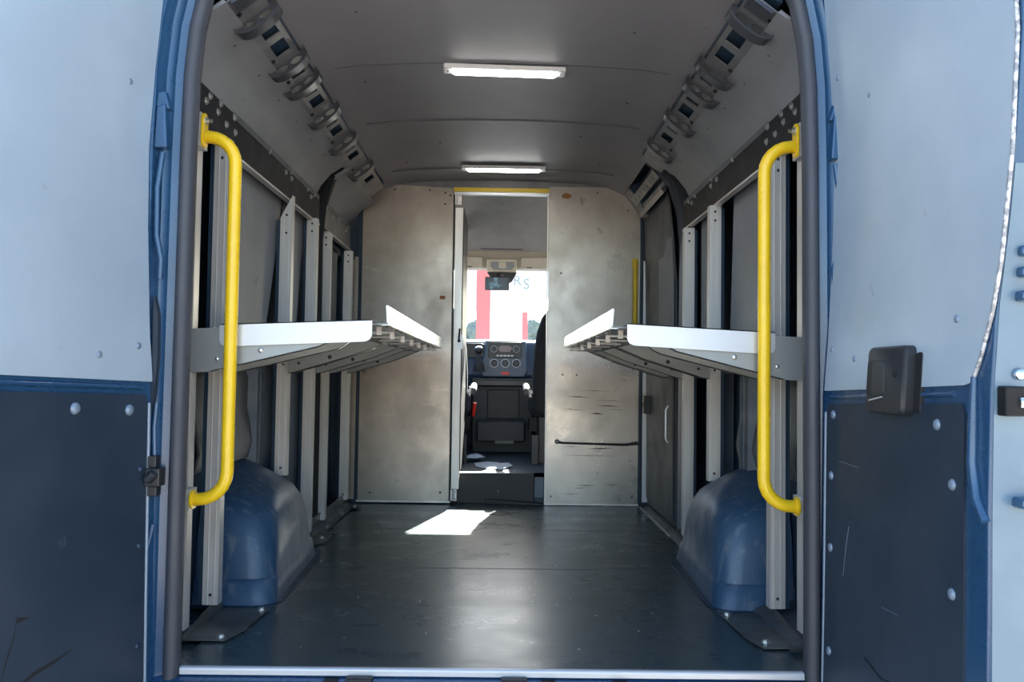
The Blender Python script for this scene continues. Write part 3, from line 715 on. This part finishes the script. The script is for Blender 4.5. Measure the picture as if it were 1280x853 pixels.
foot(1, 'floor_bracket', [(.87, 2.29), (.735, 2.29), (.71, 2.38), (.700, 2.62), (.87, 2.62)], [(2.31, .006), (2.63, .006), (2.63, .05), (2.56, .045), (2.31, .02)], [(.755, 2.335), (.72, 2.60)], 'flat steel floor bracket in front of the right wheel arch', FOOTM)
foot(-1, 'floor_bracket', [(.87, 3.56), (.80, 3.56), (.745, 3.62), (.745, 3.80), (.79, 3.9), (.79, 4.5), (.755, 4.56), (.755, 4.66), (.80, 4.72), (.87, 4.72)], [(3.62, .006), (4.72, .006), (4.72, .07), (3.62, .07)], [(.775, 3.72), (.81, 4.0), (.81, 4.35), (.785, 4.6)], 'long steel floor bracket beyond the left wheel arch', FOOTM)

# ================================================================ PARTITION
tl = thing('partition_panel', (-.54, YB, 0), 'tall bare metal partition panel left of the cab doorway', 'partition panel')
q = MB(); q.prism([(-.80, .012), (-.275, .012), (-.282, 1.812), (-.685, 1.832), (-.745, 1.815), (-.785, 1.775), (-.80, 1.70)], 'Y', YB, YB+.004); q.build('sheet', STEEL, tl)
q = MB(); q.box(-.806, -.273, YB-.008, YB, .008, .018); q.build('bottom_edge', ALU, tl)
q = MB(); q.box(-.848, -.812, YB-.05, YB-.047, .03, 1.40)
for z in (.1, .3, .45, .63, .9, 1.05, 1.3): q.box(-.834, -.826, YB-.0515, YB-.0505, z, z+.008)
q.build('side_flange', STEEL, tl)
q = MB()
for x, z in ((-.73, .06), (-.33, .065), (-.62, 1.80), (-.42, 1.80), (-.33, 1.785), (-.30, 1.77), (-.33, 1.72)): q.dome((x, YB-.001, z), (0, -1, 0), .006, .003, 8)
q.build('rivet', BOLTD, tl)
q = MB(); q.prism(rrect(-.352, -.320, 1.168, 1.188, .006), 'Y', YB-.0012, YB); q.build('rust_mark', RUSTM, tl)
tr_ = thing('partition_panel', (.53, YB, 0), 'tall scuffed metal partition panel right of the cab doorway', 'partition panel')
q = MB(); q.prism([(.268, .005), (.795, .005), (.800, 1.67), (.700, 1.832), (.272, 1.83)], 'Y', YB, YB+.004); q.build('sheet', STEEL2, tr_)
q = MB(); q.box(.266, .80, YB-.008, YB, .003, .012); q.box(.262, .268, YB-.006, YB+.02, .003, 1.79); q.build('edge_trim', ALU, tr_)
q = MB(); q.box(.812, .846, YB-.045, YB-.042, .03, 1.40); q.build('side_flange', ALUW, tr_)
q = MB(); q.box(.799, .811, YB-.01, YB+.004, .01, 1.66); q.build('dark_gap_seal', BLUED, tr_)
q = MB()
for x, z in ((.36, .745), (.44, .745), (.35, 1.775), (.55, 1.80), (.73, 1.70), (.345, 1.33), (.76, .05), (.30, .05)): q.dome((x, YB-.001, z), (0, -1, 0), .005, .003, 8)
q.build('rivet', BOLTD, tr_)
q = MB(); q.prism([(.345, 1.785), (.352, 1.765), (.38, 1.762), (.402, 1.775), (.39, 1.79), (.365, 1.797)], 'Y', YB-.0012, YB); q.build('rust_mark', RUSTM, tr_)
q = MB()
for x0, x1, z, h in ((.38, .52, .62, .006), (.44, .66, .655, .003), (.56, .72, .60, .003), (.55, .70, .57, .006), (.62, .72, .55, .003), (.38, .50, .545, .003), (.52, .60, .525, .010), (.36, .44, .55, .003),
                     (.37, .46, .335, .003), (.50, .66, .325, .008), (.53, .6, .312, .004), (.36, .70, .285, .003), (.44, .56, .115, .005), (.60, .70, .12, .004), (.42, .52, .10, .003), (.36, .48, .065, .003)):
    z2 = z+random.uniform(-.006, .006); xm = (x0+x1)/2
    q.prism([(x0, z), (xm, z-h/2), (x1, z2), (xm, z+h/2)], 'Y', YB-.0008, YB)
q.build('scuff_mark', SCUFF, tr_)
hd = thing('partition_header', (0, YB, 1.82), 'thin grey metal header strip above the cab doorway', 'header strip')
q = MB(); q.prism([(-.72, 1.826), (-.30, 1.816), (.30, 1.816), (.74, 1.80), (.70, 1.855), (0, 1.868), (-.66, 1.858)], 'Y', YB+.005, YB+.012); q.build('sheet', RAILM, hd)
q = MB(); q.box(-.277, .268, YB-.03, YB+.004, 1.772, 1.786); q.build('lower_edge', ALUW, hd)
q = MB(); q.box(-.278, .269, YB-.034, YB+.004, 1.787, 1.812); tag(q.build('warning_strip', YELD, bevel=.002), 'yellow strip along the top of the cab doorway', 'warning strip')
# yellow rail on right panel
t = thing('grab_rail', (.775, YB, 1.0), 'slim yellow grab rail standing against the right partition panel edge', 'grab rail')
q = MB(); q.tube([(.768, YB-.035, .86), (.768, YB-.035, 1.375), (.770, YB-.03, 1.40)], .014, 12); q.build('tube', YELD, t, smooth=60)
q = MB(); q.prism(rrect(.752, .786, 1.36, 1.42, .015), 'Y', YB-.02, YB-.001); q.prism(rrect(.752, .786, .84, .90, .015), 'Y', YB-.04, YB-.001); q.build('end_tab', YELD, t, bevel=.002)
q = MB(); q.hexbolt((.769, YB-.021, 1.395), (0, -1, 0), .006); q.build('bolt', BOLTD, t)
# black bar across right panel
t = thing('retaining_bar', (.33, YB, .36), 'black rubber retaining bar across the scuffed right partition panel', 'bar')
q = MB(); q.tube([(.335, YB-.012, .362), (.36, YB-.014, .356), (.56, YB-.014, .352), (.72, YB-.014, .350), (.785, YB-.012, .358)], [.009, .006, .006, .007, .009], 10); q.build('strap', RUBD, t, smooth=60)
q = MB(); q.tube([(.332, YB, .363), (.332, YB-.02, .363)], .013, 14); q.tube([(.79, YB, .358), (.79, YB-.02, .358)], .010, 14); q.build('end_ring', RUBD, t)
q = MB(); q.dome((.332, YB-.02, .363), (0, -1, 0), .006, .003); q.build('bolt', BOLT, t)
# partition door leaf, open into the cab
t = thing('partition_door', (-.25, YB, .09), 'open metal cab door seen edge-on at the left of the doorway', 'door leaf')
q = MB(); q.box(-.270, -.224, YB-.004, YB+.030, .085, 1.70); q.box(-.262, -.232, YB+.03, YB+.52, .19, 1.70); q.build('leaf', ALU, t, bevel=.002)
q = MB(); q.box(-.224, -.219, YB-.002, YB+.52, .19, 1.70); q.build('rubber_edge', RUBD, t)
q = MB(); q.prism(rrect(-.248, -.214, .885, .965, .004), 'Y', YB-.010, YB-.004); lt = q.build('latch', ALUW, t, bevel=.001)
q = MB(); q.tube([(-.236, YB-.014, .93), (-.236, YB-.022, .955), (-.233, YB-.022, 1.0)], .005, 8); q.tube([(-.236, YB-.008, .93), (-.236, YB-.02, .93)], .009, 10); q.build('lever', BLKS, lt)
for z in (.02, 1.715):
    q = MB(); q.box(-.272, -.235, YB-.014, YB+.004, z, z+.065); q.cyl((-.256, YB-.018, z), (-.256, YB-.018, z+.065), .007, 10)
    h = q.build('hinge', ALU, t, bevel=.002)
    q = MB()
    for dz in (.012, .05): q.dome((-.243, YB-.014, z+dz), (0, -1, 0), .0035, .002, 7)
    q.build('screw', BOLTD, h)
# door jamb
q = MB(); q.box(-.282, -.274, YB-.004, YB+.05, .01, 1.79)
tag(q.build('trim_5', RUBD), 'dark jamb at the left of the cab doorway', **st)

# ================================================================ CAB
CF = .172
q = MB(); q.box(-.9, .9, 4.86, 6.7, CF-.03, CF); q.box(-.9, .9, 4.86, 4.87, -.02, CF)
cabf = tag(q.build('floor_cab', M('blue grey cab mat', (.035, .06, .09), .5, rvar=.1)), 'raised cab floor beyond the doorway', **st)
cabf.name = 'floor.001'
t = thing('step_box', (0, 4.86, 0), 'dark brown grey step box below the cab doorway', 'step')
q = MB(); q.box(-.275, .205, 4.815, 4.86, .0, CF+.002); q.build('riser', M('dusty dark board', (.05, .045, .045), .6), t, bevel=.004)
q = MB(); q.box(-.10, .055, 4.806, 4.85, CF+.002, CF+.006); q.build('edge_trim', ALUW, t)
q = MB(); q.dome((0, 4.815, .07), (0, -1, 0), .006, .004); q.build('bolt', BOLT, t)
q = MB(); q.box(.208, .262, 4.82, 4.858, .035, .15); tag(q.build('side_block', M('blue grey block', (.12, .16, .20), .5), bevel=.003), 'small blue grey block right of the step box', 'block')
q = MB(); q.loft([[(-.075, 4.775, .003), (-.075, 4.80, .003), (-.075, 4.80, .03), (-.075, 4.785, .03)], [(.255, 4.745, .002), (.255, 4.79, .002), (.255, 4.79, .012), (.255, 4.75, .010)]])
tag(q.build('rubber_strip', RUBD, bevel=.001), 'loose black rubber strip on the floor under the step', 'rubber strip')
# crumpled sheets on cab floor
def sheet(pts, z, label):
    q = MB(); n_ = len(pts); cx = sum(p[0] for p in pts)/n_; cy = sum(p[1] for p in pts)/n_
    top = [(x, y, z+.004+.012*random.random()) for x, y in pts]; mid = [(lerp(cx, x, .5), lerp(cy, y, .5), z+.01+.02*random.random()) for x, y in pts]
    vs = top+mid+[(cx, cy, z+.02)]; vs2 = [(a, b, c-.002) for a, b, c in vs]
    fs = [(i, (i+1) % n_, n_+(i+1) % n_, n_+i) for i in range(n_)]+[(n_+i, n_+(i+1) % n_, 2*n_) for i in range(n_)]
    N = len(vs); q.add(vs+vs2, fs+[tuple(N+k for k in reversed(g)) for g in fs]+[(i, N+i, N+(i+1) % n_, (i+1) % n_) for i in range(n_)])
    return tag(q.build('paper_sheet', PAPER, smooth=20), label, 'paper')
sheet([(-.155, 5.30), (-.09, 5.36), (.02, 5.24), (.06, 5.28), (.085, 5.10), (.02, 4.98), (-.07, 4.99), (-.14, 5.12)], CF, 'crumpled pale blue sheet on the cab floor behind the step')
sheet([(-.21, 5.50), (-.14, 5.62), (-.09, 5.45), (-.15, 5.36), (-.21, 5.38)], CF+.02, 'small pale folded sheet by the left cab seat')
# seats
def seat(s, label):
    t = thing('cab_seat', (s*.44, 5.5, CF), label, 'seat')
    # backrest: rounded loft, leaning back slightly
    rings = []
    for z, a, th, yo in ((.50, .215, .07, 0), (.60, .232, .085, -.01), (.75, .230, .09, -.02), (.90, .222, .085, -.035), (1.02, .205, .075, -.05), (1.12, .170, .06, -.06), (1.18, .12, .045, -.065), (1.20, .07, .03, -.065)):
        rings.append([(s*.44+a*math.copysign(abs(math.cos(q_))**.5, math.cos(q_)), 5.43+yo+th*math.copysign(abs(math.sin(q_))**.6, math.sin(q_)), z) for q_ in [2*math.pi*k/24 for k in range(24)]])
    MB().loft(rings).build('backrest', FABR, t, smooth=60)
    q = MB(); rings = []
    for z, a in ((1.20, .06), (1.22, .12), (1.28, .135), (1.36, .125), (1.40, .08)):
        rings.append([(s*.47+a*math.cos(q_), 5.38+.045*math.sin(q_), z) for q_ in [2*math.pi*k/16 for k in range(16)]])
    q.loft(rings).build('headrest', FABR, t, smooth=60)
    q = MB(); q.loft([[(s*.44+x, y, z) for x, y in rrect(-w_, w_, 5.42, 5.95, .06)] for z, w_ in ((.47, .22), (.49, .235), (.58, .24), (.61, .22))]); q.build('cushion', FABR, t, smooth=50)
    q = MB(); q.box(s*.25, s*.65, 5.35, 5.85, CF, .47); q.build('pedestal', DASHD, t, bevel=.01)
    q = MB(); q.tube([(s*.175, 5.42, .63), (s*.175, 5.60, .66), (s*.178, 5.75, .66)], .024, 12); q.build('armrest', DASHD, t, smooth=60)
    q = MB(); q.box(s*.205, s*.25, 5.28, 5.34, CF, .36); q.build('base_cover', BLK, t, bevel=.004)
    q = MB(); q.tube([(s*.195, 5.36, .46), (s*.195, 5.40, .42), (s*.20, 5.45, .38)], .012, 8); q.box(s*.19, s*.24, 5.33, 5.36, .38, .47); q.build('recliner', BLKS, t, bevel=.003)
    q = MB(); q.dome((s*.20, 5.34, .63), (0, -1, .3), .012, .01); q.tube([(s*.195, 5.37, .60), (s*.19, 5.36, .66)], .007, 8); q.build('belt_guide', WHP, t)
    return t
ls = seat(-1, 'dark cloth cab seat left of the doorway'); seat(1, 'dark cloth cab seat right of the doorway')
q = MB(); q.tube([(-.176, 5.58, .46), (-.172, 5.56, .50), (-.165, 5.54, .55)], [.010, .013, .014], 10); q.build('belt_buckle', RED, ls, smooth=60)

# dashboard
t = thing('dashboard', (0, 6.2, CF), 'blue black dashboard with radio and three climate knobs', 'dashboard')
prf = [(6.10, .70), (6.06, .74), (6.10, .86), (6.14, .975), (6.20, 1.0), (6.60, 1.0), (6.70, .96), (6.70, .60), (6.16, .60)]
q = MB(); q.prism(prf, 'X', -.85, .85); q.build('body', DASH, t, bevel=.02)
q = MB(); q.prism([(-.125, .72), (.17, .72), (.20, .76), (.19, .90), (.185, .985), (-.115, .985), (-.115, .90), (-.15, .76)], 'Y', 6.03, 6.12); q.build('centre_console', DASH, t, bevel=.012)
q = MB(); q.prism(rrect(-.09, .155, .86, .975, .012), 'Y', 6.018, 6.032); rad = q.build('radio', BLK, t, bevel=.003)
q = MB(); q.prism([(-.005, .905), (.07, .905), (.085, .935), (.06, .95), (.005, .95), (-.02, .935)], 'Y', 6.014, 6.019); q.build('display', M('dim radio display', (.20, .14, .15), .3), rad)
for x in (-.048, .114):
    q = MB(); q.tube([(x, 6.02, .925), (x, 5.995, .925)], .021, 18); q.build('radio_knob', BLK, rad, bevel=.002)
    q = MB(); q.tube([(x, 6.02, .925), (x, 6.012, .925)], .025, 18); q.build('knob_ring', M('grey ring', (.22, .24, .27), .3, .4), rad)
q = MB()
for k in range(5): q.box(-.03+.026*k, -.010+.026*k, 6.012, 6.019, .872, .882)
q.build('button', WHP, rad)
for x in (-.045, .035, .115):
    q = MB(); vs, fs = plate(oval(0, 0, .032, .032, 24), [oval(0, 0, .026, .026, 24)], .006); q.add([(x+u, 6.022+w_, .822+v) for u, v, w_ in vs], fs); rg = q.build('climate_ring', M('grey ring', (.22, .24, .27), .3, .4), t)
    q = MB(); q.tube([(x, 6.03, .822), (x, 6.0, .822)], [.024, .020], 18); q.build('climate_knob', BLK, t, bevel=.002)
q = MB(); q.prism(rrect(.008, .065, .738, .762, .004), 'Y', 6.018, 6.032); q.build('hazard_button', RED, t, bevel=.002)
q = MB(); q.box(-.20, .24, 5.98, 6.12, .700, .712); q.box(-.20, .24, 5.98, 5.99, .66, .70); q.build('storage_tray', M('worn dark plastic', (.05, .045, .045), .4), t, bevel=.004)
q = MB(); q.box(-.20, .24, 6.06, 6.3, CF, .66); q.build('lower_panel', DASHD, t, bevel=.01)
q = MB(); q.box(-.09, .14, 6.03, 6.07, .42, .63); q.build('lower_cover', M('brown black plastic', (.022, .018, .02), .5), t, bevel=.006)
q = MB(); q.loft([[(-.16, y, z), (.18, y, z), (.18, y, z-.14), (-.16, y, z-.14)] for y, z in ((5.88, .405), (5.95, .42), (6.07, .42))]); q.build('cup_holder', DASHD, t, bevel=.012)
q = MB(); q.box(-.03, .10, 5.875, 5.885, .255, .275); q.build('label_plate', M('grey plate', (.16, .16, .16), .5), t)
q = MB(); q.prism(rrect(-.26, -.12, .86, .965, .02), 'Y', 6.06, 6.075); q.build('side_vent', BLK, t, bevel=.004)
t = thing('gear_shifter', (-.155, 5.98, .84), 'gear lever with chrome capped knob rising from the dash', 'gear lever')
q = MB(); q.loft([[(-.155+a*math.cos(k_), 6.0+a*math.sin(k_)-yo, z) for k_ in [2*math.pi*j/14 for j in range(14)]] for z, a, yo in ((.76, .045, 0), (.80, .038, .02), (.86, .018, .04), (.89, .012, .05))]); q.build('gaiter', DASHD, t, smooth=60)
q = MB(); q.loft([[(-.155+a*math.cos(k_), 5.95+a*math.sin(k_), z) for k_ in [2*math.pi*j/14 for j in range(14)]] for z, a in ((.885, .012), (.90, .028), (.915, .032), (.93, .028))]); q.build('knob', BLK, t, smooth=60)
q = MB(); q.loft([[(-.155+a*math.cos(k_), 5.95+a*math.sin(k_), z) for k_ in [2*math.pi*j/14 for j in range(14)]] for z, a in ((.929, .029), (.938, .022), (.942, .008))]); q.build('cap', CHR, t, smooth=60)

# cab shell
q = MB()
q.loft([[(x, y, z) for y, z in ((4.83, 1.815), (5.10, 1.74), (5.46, 1.60), (5.50, 1.572), (5.52, 1.575), (5.56, 1.60), (5.88, 1.615), (5.92, 1.70), (4.83, 1.90))] for x in (-.9, -.14, -.12, .12, .14, .9)])
cabc = tag(q.build('ceiling', CABG, smooth=40), 'grey cab headliner above the doorway', **st)
q = MB(); q.tube([(-.4, 5.498, 1.588), (-.17, 5.498, 1.586), (-.13, 5.498, 1.574), (.13, 5.498, 1.574), (.17, 5.498, 1.586), (.4, 5.498, 1.588)], .004, 8); q.build('shelf_edge', DASHD, cabc, smooth=60)
q = MB(); q.prism([(5.86, 1.49), (5.90, 1.48), (6.0, 1.50), (6.0, 1.60), (5.88, 1.62)], 'X', -.85, .85); q.build('windscreen_header', BEIGE, cabc, bevel=.008)
q = MB(); q.box(-.94, -.88, 4.86, 6.7, .0, 1.0); q.box(.88, .94, 4.86, 6.7, .0, 1.0); q.box(-.94, .94, 6.68, 6.75, -.2, .97); q.box(-.94, .94, 4.9, 6.75, -.25, -.2)
q.box(-.94, -.88, 4.86, 5.1, 1.0, 1.8); q.box(.88, .94, 4.86, 5.1, 1.0, 1.8)
for s in (-1, 1): q.loft([[(s*.90, 5.95, 1.55), (s*.84, 5.95, 1.55), (s*.84, 6.02, 1.52), (s*.90, 6.02, 1.52)], [(s*.92, 6.62, .98), (s*.86, 6.62, .98), (s*.86, 6.70, .98), (s*.92, 6.70, .98)]])
tag(q.build('wall_front', BLUED), 'cab side doors, pillars and firewall', **st)
for i, (name, pts) in enumerate((('sun_visor', (-.36, -.135)), ('sun_visor', (.135, .36)))):
    t = thing(name, (pts[0], 5.85, 1.55), ('left' if i == 0 else 'right')+' folded beige sun visor beside the overhead lamp', 'sun visor')
    q = MB(); q.loft([[(x, y, z) for x, z in rrect(pts[0], pts[1], 1.488, 1.568, .012)] for y in (5.832, 5.852)]); q.build('pad', BEIGE, t, bevel=.004)
    xx = pts[0]+.13 if i == 0 else pts[0]+.06; q = MB(); q.box(xx-.02, xx+.02, 5.828, 5.833, 1.492, 1.498); q.build('clip', DASHD, t)
t = thing('overhead_console', (0, 5.83, 1.5), 'beige overhead lamp console in the centre of the cab roof', 'overhead console')
q = MB(); q.prism(rrect(-.105, .105, 1.462, 1.552, .012), 'Y', 5.815, 5.87); q.build('housing', BEIGE, t, bevel=.006)
q = MB(); q.prism([(-.08, 1.50), (-.055, 1.475), (.065, 1.475), (.09, 1.50), (.085, 1.53), (-.075, 1.53)], 'Y', 5.811, 5.817); q.build('lens', M('grey blue lens', (.22, .24, .26), .25), t, bevel=.003)
q = MB(); q.prism(rrect(-.022, .032, 1.485, 1.53, .008), 'Y', 5.807, 5.813); q.build('switch_pad', BEIGE, t, bevel=.003)
t = thing('mirror_screen', (-.03, 5.79, 1.375), 'black rectangular mirror screen hanging under the overhead console', 'mirror screen')
q = MB(); q.prism(rrect(-.115, .053, 1.328, 1.420, .006), 'Y', 5.775, 5.795); q.build('case', BLK, t, bevel=.003)
q = MB(); q.prism(rrect(-.110, .044, 1.333, 1.415, .004), 'Y', 5.772, 5.776); q.build('screen', SCREEN, t)
q = MB(); q.cyl((-.03, 5.79, 1.41), (-.02, 5.83, 1.45), .012); q.build('stalk', BLK, t)
t = thing('sensor_housing', (0, 5.86, 1.43), 'dark trapezoid sensor housing behind the mirror screen', 'sensor housing')
q = MB(); q.prism([(-.105, 1.465), (.11, 1.465), (.075, 1.40), (.055, 1.388), (-.02, 1.392), (-.07, 1.41)], 'Y', 5.85, 5.90); q.build('shell', DASHD, t, bevel=.008)
q = MB(); q.dome((.005, 5.85, 1.44), (0, -1, 0), .005, .003); q.build('screw', BOLT, t)
# windscreen
q = MB(); q.add([(-.86, 5.98, 1.52), (.86, 5.98, 1.52), (.88, 6.66, .96), (-.88, 6.66, .96), (-.86, 5.984, 1.524), (.86, 5.984, 1.524), (.88, 6.664, .964), (-.88, 6.664, .964)],
                [(0, 1, 2, 3), (7, 6, 5, 4), (0, 4, 5, 1), (1, 5, 6, 2), (2, 6, 7, 3), (3, 7, 4, 0)])
tag(q.build('window_1', GLASS), 'van windscreen', **st)

# ================================================================ OUTSIDE
q = MB(); q.box(-70, 70, -60, 120, -.75, -.6); q.build('ground', ASPH)['kind'] = 'structure'
bpy.data.objects['ground']['label'] = 'asphalt yard around the van'
t = thing('roadside_building', (0, 20.4, -.6), 'overexposed white building with sign board seen through the windscreen', 'building')
q = MB(); q.box(-.42, .50, 20.1, 24, -.6, 2.35); q.build('wall', BLD, t)
q = MB(); q.box(-.95, .74, 19.9, 20.1, 2.28, 3.10); q.build('sign_board', BLD, t)
q = MB(); q.box(-.9, 1.6, 20.4, 20.5, 2.6, 3.6); q.build('fascia', BLD, t)
q = MB(); q.box(-.61, -.29, 19.6, 19.9, -.6, 3.9); q.build('red_column', BRED, t)
q = MB(); q.box(.50, .62, 19.95, 20.1, -.6, 2.25); q.build('red_trim', BRED, t)
q = MB(); q.box(.01, .03, 20.08, 20.1, -.6, 2.1); q.build('panel_joint', WHP, t)
GT = M('pale grey green lettering', (.30, .36, .38), .6)
for ch, x, z, col_ in (('R', .245, 2.87, GT), ('S', .49, 2.79, GT)):
    fc = bpy.data.curves.new('letter', 'FONT'); fc.body = ch; fc.size = .36; fc.extrude = .01
    fo = bpy.data.objects.new('letter', fc); me = bpy.data.meshes.new_from_object(fo); bpy.data.objects.remove(fo)
    me.materials.clear(); me.materials.append(col_)
    o = bpy.data.objects.new('letter', me); COL.objects.link(o); o.rotation_euler = (R(90), 0, 0); o.location = (x, 19.88, z); o.parent = t; o.matrix_parent_inverse = Matrix.Translation(-t.location)
def tree(x, y, h, rr_, label):
    t = thing('tree', (x, y, -.6), label, 'tree')
    q = MB(); q.tube([(x, y, -.6), (x+.1, y, h*.35), (x, y, h*.6)], [.22, .16, .08], 8); q.build('trunk', M('bark', (.12, .09, .07), .9), t)
    bm = bmesh.new()
    rnd = random.Random(int(x*13+y))
    for k in range(16):
        c = Vector((x+rnd.uniform(-1, 1)*rr_*.8, y+rnd.uniform(-1, 1)*rr_*.8, h*.62+rnd.uniform(-1, 1)*h*.28)); rad_ = rr_*rnd.uniform(.3, .5)
        g = bmesh.ops.create_icosphere(bm, subdivisions=3, radius=rad_)
        for v in g['verts']: v.co = c+v.co*(1+rnd.uniform(-.18, .18))
    me = bpy.data.meshes.new('foliage'); bm.to_mesh(me); bm.free(); me.materials.append(LEAF)
    o = bpy.data.objects.new('foliage', me); COL.objects.link(o); o.parent = t; o.matrix_parent_inverse = Matrix.Translation(-t.location)
tree(-2.1, 42, 3.4, 1.5, 'hazy tree left of the red column beyond the windscreen')
tree(2.6, 42, 3.6, 1.4, 'hazy tree right of the white building beyond the windscreen')
